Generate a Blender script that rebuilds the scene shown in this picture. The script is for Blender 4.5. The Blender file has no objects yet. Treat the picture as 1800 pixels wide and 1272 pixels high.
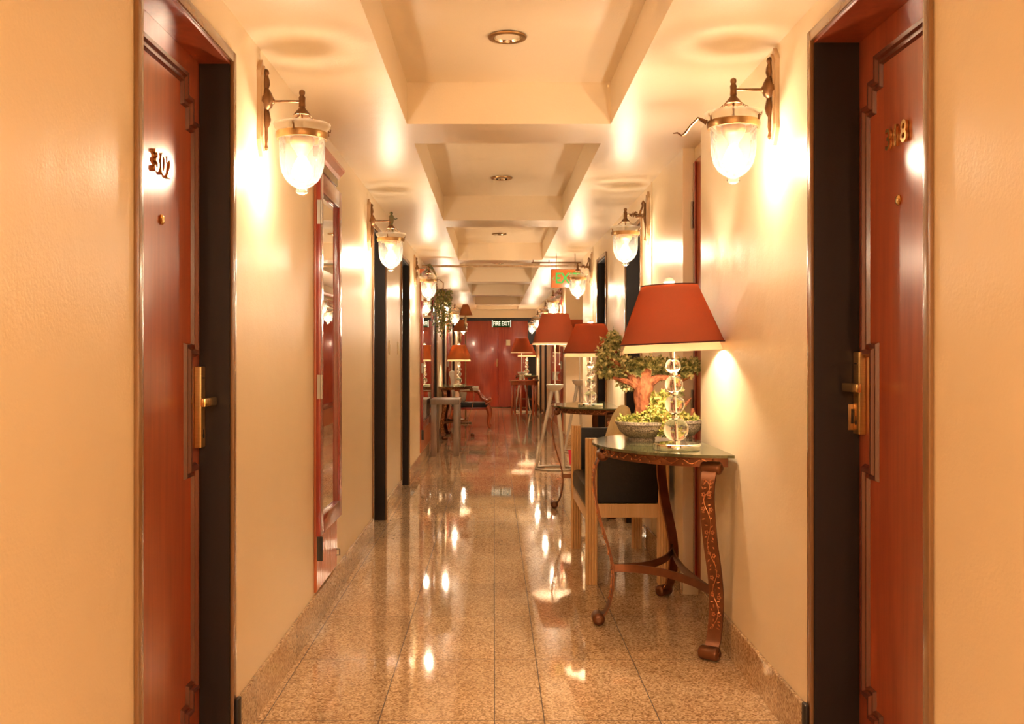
import bpy, bmesh, math, random
from mathutils import Vector, Matrix, Quaternion
random.seed(7)
PI = math.pi
sc = bpy.context.scene
col = sc.collection

# ------------------------------------------------------------------ helpers
class MB:
    """collects shapes into one bmesh; build() links them as ONE mesh object"""
    def __init__(s): s.bm = bmesh.new()
    def _t(s, vs, M):
        if M is not None:
            for v in vs: v.co = M @ v.co
    def box(s, x0, x1, y0, y1, z0, z1, bev=0, M=None):
        r = bmesh.ops.create_cube(s.bm, size=1); vs = r['verts']
        for v in vs:
            v.co = Vector(((x0+x1)/2+v.co.x*(x1-x0), (y0+y1)/2+v.co.y*(y1-y0), (z0+z1)/2+v.co.z*(z1-z0)))
        if bev:
            es = list({e for v in vs for e in v.link_edges})
            r = bmesh.ops.bevel(s.bm, geom=es, offset=bev, segments=2, affect='EDGES', profile=.6)
            vs = list({v for f in r['faces'] for v in f.verts} | {v for v in vs if v.is_valid})
        s._t(vs, M); return s
    def lathe(s, prof, c=(0,0,0), n=24, M=None, cap=True):
        """prof: [(r, z)]"""
        rings = []; allv = []
        for r, z in prof:
            if r < 1e-6: ring = [s.bm.verts.new((c[0], c[1], c[2]+z))]
            else: ring = [s.bm.verts.new((c[0]+r*math.cos(2*PI*i/n), c[1]+r*math.sin(2*PI*i/n), c[2]+z)) for i in range(n)]
            rings.append(ring); allv += ring
        for a, b in zip(rings, rings[1:]):
            for i in range(n):
                j = (i+1) % n
                if len(a) == 1 and len(b) == 1: continue
                if len(a) == 1: f = [a[0], b[j], b[i]]
                elif len(b) == 1: f = [a[i], a[j], b[0]]
                else: f = [a[i], a[j], b[j], b[i]]
                s.bm.faces.new(f)
        if cap:
            if len(rings[0]) > 1: s.bm.faces.new(rings[0][::-1])
            if len(rings[-1]) > 1: s.bm.faces.new(rings[-1])
        s._t(allv, M); return s
    def tube(s, pts, r, n=8, closed=False, M=None):
        P = [Vector(p) for p in pts]; k = len(P)
        R = r if isinstance(r, (list, tuple)) else [r]*k
        rings = []; up = None; allv = []
        for i in range(k):
            if closed: t = (P[(i+1) % k]-P[i-1]).normalized()
            else: t = (P[min(i+1, k-1)]-P[max(i-1, 0)]).normalized()
            if up is None:
                up = t.orthogonal().normalized()
            else:
                up = (up - t*up.dot(t))
                up = up.normalized() if up.length > 1e-6 else t.orthogonal().normalized()
            w = t.cross(up)
            ring = [s.bm.verts.new(P[i]+(up*math.cos(2*PI*j/n)+w*math.sin(2*PI*j/n))*R[i]) for j in range(n)]
            rings.append(ring); allv += ring
        prs = list(zip(rings, rings[1:]))
        if closed: prs.append((rings[-1], rings[0]))
        for a, b in prs:
            for j in range(n):
                q = (j+1) % n
                s.bm.faces.new([a[j], a[q], b[q], b[j]])
        if not closed:
            s.bm.faces.new(rings[0][::-1]); s.bm.faces.new(rings[-1])
        s._t(allv, M); return s
    def prism(s, poly, z0, z1, M=None, bev=0):
        """poly [(x,y)] extruded along z"""
        a = [s.bm.verts.new((x, y, z0)) for x, y in poly]; b = [s.bm.verts.new((x, y, z1)) for x, y in poly]
        n = len(poly)
        s.bm.faces.new(a[::-1]); s.bm.faces.new(b)
        for i in range(n):
            j = (i+1) % n; s.bm.faces.new([a[i], a[j], b[j], b[i]])
        s._t(a+b, M); return s
    def strap(s, pts, wdir, w, t):
        """flat strap following pts; wdir = width direction, t thickness"""
        P = [Vector(p) for p in pts]; W = Vector(wdir).normalized() if not isinstance(wdir, list) else None
        rings = []
        for i in range(len(P)):
            tg = (P[min(i+1, len(P)-1)]-P[max(i-1, 0)]).normalized()
            Wi = W if W is not None else Vector(wdir[i]).normalized()
            nn = tg.cross(Wi).normalized()
            rings.append([s.bm.verts.new(P[i]+Wi*a*w/2+nn*b*t/2) for a, b in ((-1,-1),(1,-1),(1,1),(-1,1))])
        for a, b in zip(rings, rings[1:]):
            for j in range(4): s.bm.faces.new([a[j], a[(j+1)%4], b[(j+1)%4], b[j]])
        s.bm.faces.new(rings[0][::-1]); s.bm.faces.new(rings[-1]); return s
    def ball(s, c, r, u=20, v=12, sc3=(1,1,1)):
        q = bmesh.ops.create_uvsphere(s.bm, u_segments=u, v_segments=v, radius=r)
        for x in q['verts']: x.co = Vector((x.co.x*sc3[0]+c[0], x.co.y*sc3[1]+c[1], x.co.z*sc3[2]+c[2]))
        return s
    def build(s, name, mat, parent=None, loc=None, smooth=True, ang=35):
        bm = s.bm
        bmesh.ops.recalc_face_normals(bm, faces=bm.faces)
        for f in bm.faces: f.smooth = smooth
        lim = math.radians(ang)
        for e in bm.edges:
            e.smooth = not (len(e.link_faces) != 2 or e.calc_face_angle(0) > lim)
        me = bpy.data.meshes.new(name); bm.to_mesh(me); bm.free()
        me.materials.append(mat)
        o = bpy.data.objects.new(name, me); col.objects.link(o)
        if parent is not None: o.parent = parent
        if loc is not None: o.location = loc
        return o

def empty(name, loc=(0,0,0), rz=0):
    o = bpy.data.objects.new(name, None); col.objects.link(o)
    o.empty_display_size = .1; o.location = loc; o.rotation_euler = (0,0,rz); return o
def tag(o, label, cat, group=None):
    o['label'] = label; o['category'] = cat
    if group: o['group'] = group
    return o
def struct(o): o['kind'] = 'structure'; return o
def copy_tree(o, parent=None):
    c = o.copy(); col.objects.link(c); c.parent = parent
    for ch in [x for x in bpy.data.objects if x.parent == o]: copy_tree(ch, c)
    return c

# ------------------------------------------------------------------ materials
def mat(name):
    m = bpy.data.materials.new(name); m.use_nodes = True
    nt = m.node_tree; b = nt.nodes['Principled BSDF']; return m, nt, b
def N(nt, t, **k):
    n = nt.nodes.new(t)
    for a, v in k.items():
        if a in n.inputs: n.inputs[a].default_value = v
        else: setattr(n, a, v)
    return n
def L(nt, a, b): nt.links.new(a, b)
def setp(b, color=None, rough=None, metal=None, spec=None, coat=None, coatr=None, trans=None, ior=None):
    if color is not None: b.inputs['Base Color'].default_value = (*color, 1)
    for k, v in (('Roughness', rough), ('Metallic', metal), ('Specular IOR Level', spec), ('Coat Weight', coat),
                 ('Coat Roughness', coatr), ('Transmission Weight', trans), ('IOR', ior)):
        if v is not None: b.inputs[k].default_value = v
def noise_mix(nt, b, c1, c2, scale=(10,10,10), nscale=5, detail=4, lo=.35, hi=.65, coord='Object', rough=.5):
    tc = N(nt, 'ShaderNodeTexCoord'); mp = N(nt, 'ShaderNodeMapping'); mp.inputs['Scale'].default_value = scale
    L(nt, tc.outputs[coord], mp.inputs['Vector'])
    nz = N(nt, 'ShaderNodeTexNoise'); nz.inputs['Scale'].default_value = nscale; nz.inputs['Detail'].default_value = detail
    nz.inputs['Roughness'].default_value = rough
    L(nt, mp.outputs[0], nz.inputs['Vector'])
    cr = N(nt, 'ShaderNodeValToRGB'); cr.color_ramp.elements[0].position = lo; cr.color_ramp.elements[1].position = hi
    cr.color_ramp.elements[0].color = (*c1, 1); cr.color_ramp.elements[1].color = (*c2, 1)
    L(nt, nz.outputs['Fac'], cr.inputs[0]); L(nt, cr.outputs[0], b.inputs['Base Color'])
    return mp, nz, cr
def bump(nt, b, src, strength=.2, dist=.01, where='Normal'):
    bp = N(nt, 'ShaderNodeBump'); bp.inputs['Strength'].default_value = strength; bp.inputs['Distance'].default_value = dist
    L(nt, src, bp.inputs['Height']); L(nt, bp.outputs[0], b.inputs[where]); return bp
M = {}
def simple(key, color, rough=.5, metal=0, c2=None, ns=8, sc3=(1,1,1), bs=0, bd=.004, **k):
    m, nt, b = mat(key); setp(b, color, rough, metal, **k)
    if c2 is not None:
        mp, nz, cr = noise_mix(nt, b, color, c2, sc3, ns)
        if bs: bump(nt, b, nz.outputs['Fac'], bs, bd)
    M[key] = m; return m

# painted plaster with faint roller texture
def paint(key, c1, c2, rough, bs):
    m, nt, b = mat(key); setp(b, c1, rough, spec=.5)
    noise_mix(nt, b, c1, c2, (1,1,.5), 1.2, 3, .3, .75)
    tc = N(nt, 'ShaderNodeTexCoord'); n2 = N(nt, 'ShaderNodeTexNoise', Scale=110.0, Detail=3.0)
    n3 = N(nt, 'ShaderNodeTexNoise', Scale=5.0, Detail=3.0)
    L(nt, tc.outputs['Object'], n2.inputs['Vector']); L(nt, tc.outputs['Object'], n3.inputs['Vector'])
    ad = N(nt, 'ShaderNodeMath', operation='MULTIPLY_ADD'); ad.inputs[1].default_value = 6.0
    L(nt, n3.outputs['Fac'], ad.inputs[0]); L(nt, n2.outputs['Fac'], ad.inputs[2])
    bump(nt, b, ad.outputs[0], bs, .0012)
    M[key] = m
paint('wall_paint', (.86,.72,.50), (.82,.67,.45), .34, .55)
paint('ceiling_paint', (.88,.75,.55), (.84,.70,.50), .36, .6)

# speckled polished granite tiles
def granite(key, joints, dark=1.0):
    m, nt, b = mat(key); setp(b, rough=.06, spec=.55)
    tc = N(nt, 'ShaderNodeTexCoord'); P = tc.outputs['Object']
    v1 = N(nt, 'ShaderNodeTexVoronoi', Scale=150.0); L(nt, P, v1.inputs['Vector'])
    r1 = N(nt, 'ShaderNodeValToRGB'); L(nt, v1.outputs['Color'], r1.inputs[0])
    e = r1.color_ramp.elements; e[0].position = .15; e[0].color = (.34*dark,.20*dark,.10*dark,1); e[1].position = .85; e[1].color = (.90*dark,.70*dark,.46*dark,1)
    q = r1.color_ramp.elements.new(.5); q.color = (.66*dark,.46*dark,.26*dark,1)
    n1 = N(nt, 'ShaderNodeTexNoise', Scale=2.2, Detail=4.0); L(nt, P, n1.inputs['Vector'])
    r2 = N(nt, 'ShaderNodeValToRGB'); L(nt, n1.outputs['Fac'], r2.inputs[0])
    r2.color_ramp.elements[0].position = .3; r2.color_ramp.elements[0].color = (.82,.78,.74,1); r2.color_ramp.elements[1].position = .7; r2.color_ramp.elements[1].color = (1,1,1,1)
    mx = N(nt, 'ShaderNodeMix', data_type='RGBA', blend_type='MULTIPLY'); mx.inputs['Factor'].default_value = 1
    L(nt, r1.outputs[0], mx.inputs['A']); L(nt, r2.outputs[0], mx.inputs['B'])
    out = mx.outputs['Result']
    sp = N(nt, 'ShaderNodeSeparateXYZ'); L(nt, P, sp.inputs[0])
    def mth(op, a, bb=None, c=None):
        n = N(nt, 'ShaderNodeMath', operation=op)
        for i, v in enumerate((a, bb, c)):
            if v is None: continue
            if isinstance(v, (int, float)): n.inputs[i].default_value = v
            else: L(nt, v, n.inputs[i])
        return n.outputs[0]
    per = .68
    yy = mth('DIVIDE', mth('SUBTRACT', sp.outputs['Y'], 4.09-.68*20), per)
    fy = mth('FRACT', yy); dy = mth('MULTIPLY', mth('MINIMUM', fy, mth('SUBTRACT', 1.0, fy)), per)
    d = dy; idx = mth('FLOOR', yy)
    if joints:
        for x in joints:
            d = mth('MINIMUM', d, mth('ABSOLUTE', mth('SUBTRACT', sp.outputs['X'], x)))
            idx = mth('ADD', idx, mth('MULTIPLY', mth('GREATER_THAN', sp.outputs['X'], x), 37.3))
    wn = N(nt, 'ShaderNodeTexWhiteNoise', noise_dimensions='1D'); L(nt, idx, wn.inputs['W'])
    tone = mth('MULTIPLY_ADD', wn.outputs['Value'], .18, .95)
    cb = N(nt, 'ShaderNodeVectorMath', operation='SCALE'); L(nt, out, cb.inputs[0]); L(nt, tone, cb.inputs['Scale'])
    j = mth('LESS_THAN', d, .0018)
    m2 = N(nt, 'ShaderNodeMix', data_type='RGBA'); L(nt, j, m2.inputs['Factor']); L(nt, cb.outputs[0], m2.inputs['A']); m2.inputs['B'].default_value = (.06,.03,.012,1)
    L(nt, m2.outputs['Result'], b.inputs['Base Color'])
    rr = mth('MULTIPLY_ADD', j, .5, .045); L(nt, rr, b.inputs['Roughness'])
    n4 = N(nt, 'ShaderNodeTexNoise', Scale=3.0, Detail=2.0); L(nt, P, n4.inputs['Vector'])
    hh = mth('ADD', n4.outputs['Fac'], mth('MULTIPLY', wn.outputs['Value'], .0))
    bump(nt, b, hh, .25, .002)
    M[key] = m
granite('floor_granite', [-.79,-.395,0.0,.171,.566])
granite('base_granite', None, .85)

def wood(key, c1, c2, rough=.18, axis='z', coat=.6, coatr=.06, ns=3.5):
    m, nt, b = mat(key); setp(b, c1, rough, coat=coat, coatr=coatr, spec=.5)
    s = {'z': (9,9,.6), 'y': (9,.6,9), 'x': (.6,9,9)}[axis]
    mp, nz, cr = noise_mix(nt, b, c1, c2, s, ns, 6, .3, .7, rough=.65)
    bump(nt, b, nz.outputs['Fac'], .06, .002)
    M[key] = m
wood('mahogany', (.28,.050,.016), (.42,.090,.028), .3, coatr=.2)
wood('mahogany_molding_shadow', (.10,.018,.007), (.17,.032,.011), .25, coatr=.15)  # darker than the leaf: the moulding's shadow is put into its colour
wood('end_door_wood', (.27,.022,.010), (.40,.048,.016), .25, coatr=.12)
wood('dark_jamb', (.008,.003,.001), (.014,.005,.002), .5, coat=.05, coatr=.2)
wood('brown_trim', (.20,.095,.035), (.30,.15,.06), .25, coat=.5, coatr=.12)
wood('red_lacquer', (.24,.018,.012), (.32,.030,.016), .2, coatr=.08)
wood('orange_wood', (.50,.12,.035), (.62,.17,.05), .3, coatr=.1)
wood('oak', (.66,.40,.17), (.80,.53,.25), .35, coat=.3, coatr=.15)
wood('red_table_wood', (.40,.07,.022), (.55,.12,.035), .2, coatr=.08)
wood('grey_wood', (.24,.17,.12), (.32,.23,.16), .35, coat=.3)
simple('plaque_wood', (.50,.34,.20), .4, c2=(.62,.44,.27), ns=6, sc3=(6,6,1), coat=.3)
simple('brass', (.80,.52,.20), .22, 1)
simple('brushed_brass', (.78,.50,.20), .36, 1, c2=(.70,.43,.16), ns=10, sc3=(2,2,30))
simple('bronze', (.17,.085,.04), .38, .85, c2=(.27,.14,.06), ns=30, bs=.3)
simple('antique_brass', (.48,.30,.13), .32, .9, c2=(.36,.21,.09), ns=14)
simple('verdigris', (.10,.14,.07), .6, .4, c2=(.26,.16,.07), ns=25, bs=.3)
simple('chrome', (.85,.82,.78), .07, 1)
simple('steel', (.36,.32,.27), .45, .8)
simple('silver_paint', (.66,.62,.55), .35, .3)
simple('copper_strap', (.16,.062,.028), .34, .7, c2=(.26,.105,.045), ns=9, bs=.15)
simple('copper_relief', (.66,.27,.11), .32, .8, c2=(.78,.36,.16), ns=20)
simple('black_leather', (.006,.005,.004), .42, c2=(.010,.008,.006), ns=60, bs=.25, spec=.3)
simple('gold_fabric', (.55,.42,.19), .8, c2=(.62,.48,.23), ns=40, bs=.3)
simple('white_fabric', (.80,.72,.60), .8, c2=(.86,.78,.66), ns=30, bs=.2)
simple('cream_plastic', (.80,.66,.44), .4)
simple('white_plastic', (.85,.82,.74), .4)
simple('black_plastic', (.01,.01,.01), .4)
simple('dark_metal', (.05,.045,.04), .4, .7)
simple('pink_plastic', (.85,.04,.13), .4)
simple('dark_shade_trim', (.06,.012,.008), .7)
simple('gold_frieze', (.36,.25,.11), .4, .4, c2=(.25,.17,.07), ns=20)
simple('trunk', (.22,.06,.022), .8, c2=(.46,.16,.06), ns=14, sc3=(3,3,1.5), bs=1.0, bd=.02)
simple('stoneware', (.10,.075,.055), .55, c2=(.52,.43,.33), ns=180, bs=.4)
simple('mirror', (.92,.92,.90), .015, 1)
simple('bin_dark', (.03,.02,.02), .4)

# green marble
m, nt, b = mat('green_marble'); setp(b, rough=.09, spec=.6)
mp, nz, cr = noise_mix(nt, b, (.035,.045,.018), (.20,.19,.085), (1,1,1), 7, 9, .35, .72, rough=.7); nz.inputs['Distortion'].default_value = 1.6
M['green_marble'] = m
# leaves
def leafmat(key, a, bb, c):
    m, nt, b = mat(key); setp(b, rough=.5)
    gi = N(nt, 'ShaderNodeTexCoord'); nz = N(nt, 'ShaderNodeTexNoise', Scale=38.0, Detail=2.0)
    L(nt, gi.outputs['Object'], nz.inputs['Vector'])
    cr = N(nt, 'ShaderNodeValToRGB'); L(nt, nz.outputs['Fac'], cr.inputs[0])
    e = cr.color_ramp.elements; e[0].position = .32; e[0].color = (*a,1); e[1].position = .68; e[1].color = (*c,1)
    q = e.new(.5); q.color = (*bb,1)
    L(nt, cr.outputs[0], b.inputs['Base Color']); M[key] = m
leafmat('bonsai_leaf', (.14,.17,.05), (.40,.40,.15), (.82,.74,.40))  # palest tone paints the leaves' pale highlights into the colour
leafmat('moss_leaf', (.22,.27,.04), (.50,.50,.11), (.76,.52,.20))
leafmat('vine_leaf', (.10,.15,.03), (.28,.33,.08), (.60,.45,.16))
# thin glass (bells): transparent + sharp reflection by fresnel
def thin_glass(key, tint=(1,.97,.92), haze=.027):
    m = bpy.data.materials.new(key); m.use_nodes = True; nt = m.node_tree; nt.nodes.clear()
    o = N(nt, 'ShaderNodeOutputMaterial'); t = N(nt, 'ShaderNodeBsdfTransparent'); t.inputs[0].default_value = (*tint,1)
    g = N(nt, 'ShaderNodeBsdfGlossy'); g.inputs['Roughness'].default_value = .03
    f = N(nt, 'ShaderNodeLayerWeight', Blend=.25); mx = N(nt, 'ShaderNodeMixShader')
    L(nt, f.outputs['Fresnel'], mx.inputs[0]); L(nt, t.outputs[0], mx.inputs[1]); L(nt, g.outputs[0], mx.inputs[2])
    tl = N(nt, 'ShaderNodeBsdfTranslucent'); tl.inputs[0].default_value = (1,.95,.85,1)
    m2 = N(nt, 'ShaderNodeMixShader'); m2.inputs[0].default_value = haze
    L(nt, mx.outputs[0], m2.inputs[1]); L(nt, tl.outputs[0], m2.inputs[2]); L(nt, m2.outputs[0], o.inputs[0])
    M[key] = m
thin_glass('bell_glass'); thin_glass('lip_glass', haze=.3)
m, nt, b = mat('crystal'); setp(b, (1,.985,.95), .0, trans=1.0, ior=1.45); M['crystal'] = m
# fabric shades: diffuse + translucent
def shade(key, c, tr, mixf):
    m = bpy.data.materials.new(key); m.use_nodes = True; nt = m.node_tree; nt.nodes.clear()
    o = N(nt, 'ShaderNodeOutputMaterial'); d = N(nt, 'ShaderNodeBsdfDiffuse'); t = N(nt, 'ShaderNodeBsdfTranslucent')
    d.inputs[0].default_value = (*c,1); t.inputs[0].default_value = (*tr,1)
    tc = N(nt, 'ShaderNodeTexCoord'); wv = N(nt, 'ShaderNodeTexNoise', Scale=160.0); L(nt, tc.outputs['Object'], wv.inputs['Vector'])
    bp = N(nt, 'ShaderNodeBump'); bp.inputs['Strength'].default_value = .2; bp.inputs['Distance'].default_value = .002
    L(nt, wv.outputs['Fac'], bp.inputs['Height']); L(nt, bp.outputs[0], d.inputs['Normal'])
    mx = N(nt, 'ShaderNodeMixShader'); mx.inputs[0].default_value = mixf
    L(nt, d.outputs[0], mx.inputs[1]); L(nt, t.outputs[0], mx.inputs[2]); L(nt, mx.outputs[0], o.inputs[0]); M[key] = m
shade('shade_red', (.40,.125,.07), (.56,.20,.085), .42)
shade('shade_orange', (.50,.20,.08), (.62,.27,.10), .42)
shade('shade_liner', (.82,.72,.60), (.85,.70,.50), .35)
LIGHT = (1.0,.80,.585)
def emit(key, color, s):
    m = bpy.data.materials.new(key); m.use_nodes = True; nt = m.node_tree; nt.nodes.clear()
    o = N(nt, 'ShaderNodeOutputMaterial'); e = N(nt, 'ShaderNodeEmission'); e.inputs[0].default_value = (*color,1); e.inputs[1].default_value = s
    L(nt, e.outputs[0], o.inputs[0]); M[key] = m
emit('lantern_bulb_glow', LIGHT, 35)
emit('lamp_bulb_glow', LIGHT, 75)
emit('downlight_glow', LIGHT, 4)
simple('exit_panel_reflection', (.60,.16,.04), .25, coat=.5)  # orange reflection on the clear acrylic plate, put into its base colour
emit('exit_letter_glow', (.20,.80,.13), .13)
simple('sign_green', (.02,.06,.015), .8, spec=.1)
emit('sign_letter_glow', (1,.85,.55), .25)

# ------------------------------------------------------------------ camera
f = 1750.0
cd = bpy.data.cameras.new('camera'); cam = bpy.data.objects.new('camera', cd); col.objects.link(cam)
cam.location = (0,0,1.25); cam.rotation_euler = (PI/2,0,0)
cd.sensor_width = 36; cd.lens = 36*f/1800; cd.shift_x = 31/1800; cd.shift_y = -12/1800
cd.clip_start = .05; sc.camera = cam

XL, XR, H, END, START = -.828, .985, 2.33, 23.8, -6.0
# ------------------------------------------------------------------ shell
struct(MB().box(-2.2, 2.4, START-.2, END+.3, -.12, 0).build('floor', M['floor_granite']))
LD = [(2.315,3.123,2.172,.095), (7.0-.23,7.55,2.12,.11), (8.83,9.6,2.12,.11), (13.5,14.25,2.1,.11), (15.75,16.5,2.1,.11), (19.6,20.4,2.1,.11)]
RD = [(2.260,3.072,2.222,.138), (6.66,7.43,2.14,.11), (8.75,9.47,2.13,.11), (18.66,19.4,2.1,.11), (20.7,21.45,2.1,.11)]
def wall(name, xa, xb, doors, extra=()):
    w = MB(); y = START
    cuts = sorted([(a, b_, h) for a, b_, h, d in doors]+list(extra))
    for a, b_, h in cuts:
        w.box(xa, xb, y, a, 0, H+.25)
        if h < H: w.box(xa, xb, a, b_, h, H+.25)
        y = b_
    w.box(xa, xb, y, END, 0, H+.25)
    return struct(w.build(name, M['wall_paint'], smooth=False))
# door recesses run through a 0.3 m wall; the leaf closes them
wall('wall_left', XL-.3, XL, LD)
wall('wall_right', XR, XR+.3, RD, [(4.75,5.20,99), (11.1,13.77,99)])
# shallow closet recess + lamp alcove shells on the right
a = MB(); a.box(XR+.3, XR+.36, 4.65, 5.3, 0, H+.2); struct(a.build('wall_closet', M['wall_paint'], smooth=False))
a = MB(); a.box(XR+.3, XR+.75, 10.9, 11.1, 0, H+.2); a.box(XR+.3, XR+.75, 13.77, 13.97, 0, H+.2); a.box(XR+.75, XR+.85, 10.9, 13.97, 0, H+.2)
struct(a.build('wall_alcove', M['wall_paint'], smooth=False))
struct(MB().box(-2.2, 2.4, START-.2, START, 0, H+.25).build('wall_back', M['wall_paint'], smooth=False))
struct(MB().box(-2.2, 2.4, END+.06, END+.2, 0, H+.25).build('wall_end', M['wall_paint'], smooth=False))
struct(MB().box(XL, XR, END-.02, END+.06, 2.14, H).build('wall_end_lintel', M['wall_paint'], smooth=False))
# ceiling with coffers
CX0, CX1, CD = -.409, .544, .195
c = MB(); yb = START
coff = [(1.34+3.325*k-3.33*3+.4, 0) for k in range(0)]
cof = []
far = 4.655
k = -3
while True:
    fy = far+3.325*k; ny = fy-2.9
    if ny > END-.5: break
    cof.append((ny, min(fy, END-.35))); k += 1
c.box(-2.2, CX0-.03, START, END+.1, H, H+.06); c.box(CX1+.03, 2.4, START, END+.1, H, H+.06)
yb = START
for ny, fy in cof:
    c.box(CX0-.03, CX1+.03, yb, ny-.03, H, H+.06); yb = fy+.03
c.box(CX0-.03, CX1+.03, yb, END+.1, H, H+.06)
for ny, fy in cof:
    c.box(CX0-.03, CX0, ny-.03, fy+.03, H, H+CD+.03); c.box(CX1, CX1+.03, ny-.03, fy+.03, H, H+CD+.03)
    c.box(CX0, CX1, ny-.03, ny, H, H+CD+.03); c.box(CX0, CX1, fy, fy+.03, H, H+CD+.03)
    c.box(CX0-.03, CX1+.03, ny-.03, fy+.03, H+CD, H+CD+.03)
struct(c.build('ceiling', M['ceiling_paint'], smooth=False))
# thin wall battens seen at the panel seams
t = MB()
for y in (6.22, 9.93): t.box(XR-.006, XR, y-.012, y+.012, .15, H)
struct(t.build('trim_1', M['wall_paint'], smooth=False))
# baseboards (granite)
def baseboard(name, x0, x1, doors, extra=()):
    w = MB(); y = START
    for a, b_ in sorted([(d[0]-.05, d[1]+.05) for d in doors]+list(extra)):
        w.box(x0, x1, y, a, 0, .15, bev=.004); y = b_
    w.box(x0, x1, y, END, 0, .15, bev=.004)
    return struct(w.build(name, M['base_granite'], smooth=False))
baseboard('baseboard_left', XL, XL+.014, LD)
baseboard('baseboard_right', XR-.014, XR, RD, [(4.75,5.20), (11.1,13.77)])
b_ = MB(); b_.box(XR, XR+.736, 13.756, 13.77, 0, .15, bev=.004); b_.box(XR+.736, XR+.75, 11.1, 13.77, 0, .15, bev=.004)
struct(b_.build('baseboard_alcove', M['base_granite'], smooth=False))

# ------------------------------------------------------------------ doors
def stepped(w, h0, h1, notch=True):
    """stepped moulding outline in (u, z): u from 0 (handle side) to w"""
    s = .05
    p = [(0,h0+.16),(0, .0)]
    pts = []
    top = h1; 
    # handle side going up
    pts += [(2*s, h0), (2*s, h0+.055), (s, h0+.055), (s, h0+.11), (0, h0+.11)]
    if notch: pts += [(0, .90), (.07, .90), (.07, 1.265), (0, 1.265)]
    pts += [(0, h1-.13), (s, h1-.13), (s, h1-.065), (2*s, h1-.065), (2*s, h1)]
    pts += [(w-2*s, h1), (w-2*s, h1-.065), (w-s, h1-.065), (w-s, h1-.13), (w, h1-.13), (w, h0+.11), (w-s, h0+.11), (w-s, h0+.055), (w-2*s, h0+.055), (w-2*s, h0)]
    return pts
def molding(mb, pts, xf, u2y, wdt=.024, th=.017, sgn=1):
    n = len(pts)
    # mitred ribbon profile following a closed rectilinear outline
    prof = [(-wdt*.9, 0), (-wdt*.7, th*.6), (-wdt*.2, th*.5), (0, th), (wdt*.5, th), (wdt*.9, 0)]
    rings = []
    for i in range(n):
        a, b, c_ = Vector(pts[i-1]), Vector(pts[i]), Vector(pts[(i+1) % n])
        d1 = (b-a).normalized(); d2 = (c_-b).normalized()
        n1 = Vector((-d1.y, d1.x)); n2 = Vector((-d2.y, d2.x)); mi = (n1+n2)
        mi = mi/ (mi.dot(n1)) if mi.length > 1e-5 else n1
        rings.append([mb.bm.verts.new((xf+sgn*hh, u2y(b.x+mi.x*o), b.y+mi.y*o)) for o, hh in prof])
    for i in range(n):
        A, B = rings[i], rings[(i+1) % n]
        for j in range(len(prof)-1): mb.bm.faces.new([A[j], A[j+1], B[j+1], B[j]])
def text_mesh(name, s, size, mat_, parent, M4, depth=.003, bold=.0, align='CENTER'):
    cu = bpy.data.curves.new(name, 'FONT'); cu.body = s; cu.size = size; cu.extrude = depth; cu.offset = bold
    cu.align_x = align; cu.align_y = 'CENTER'
    to = bpy.data.objects.new('tmp_text', cu); col.objects.link(to)
    dg = bpy.context.evaluated_depsgraph_get()
    me = bpy.data.meshes.new_from_object(to.evaluated_get(dg)); bpy.data.objects.remove(to)
    me.transform(M4); me.materials.clear(); me.materials.append(mat_)
    o = bpy.data.objects.new(name, me); col.objects.link(o); o.parent = parent; return o
def Mtext(loc, side):
    # side -1: left wall, facing +X, reading towards +Y ; +1: right wall, facing -X, reading towards -Y
    if side < 0: R = Matrix(((0,0,1),(1,0,0),(0,1,0)))
    else: R = Matrix(((0,0,-1),(-1,0,0),(0,1,0)))
    return Matrix.Translation(loc) @ R.to_4x4()
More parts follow.
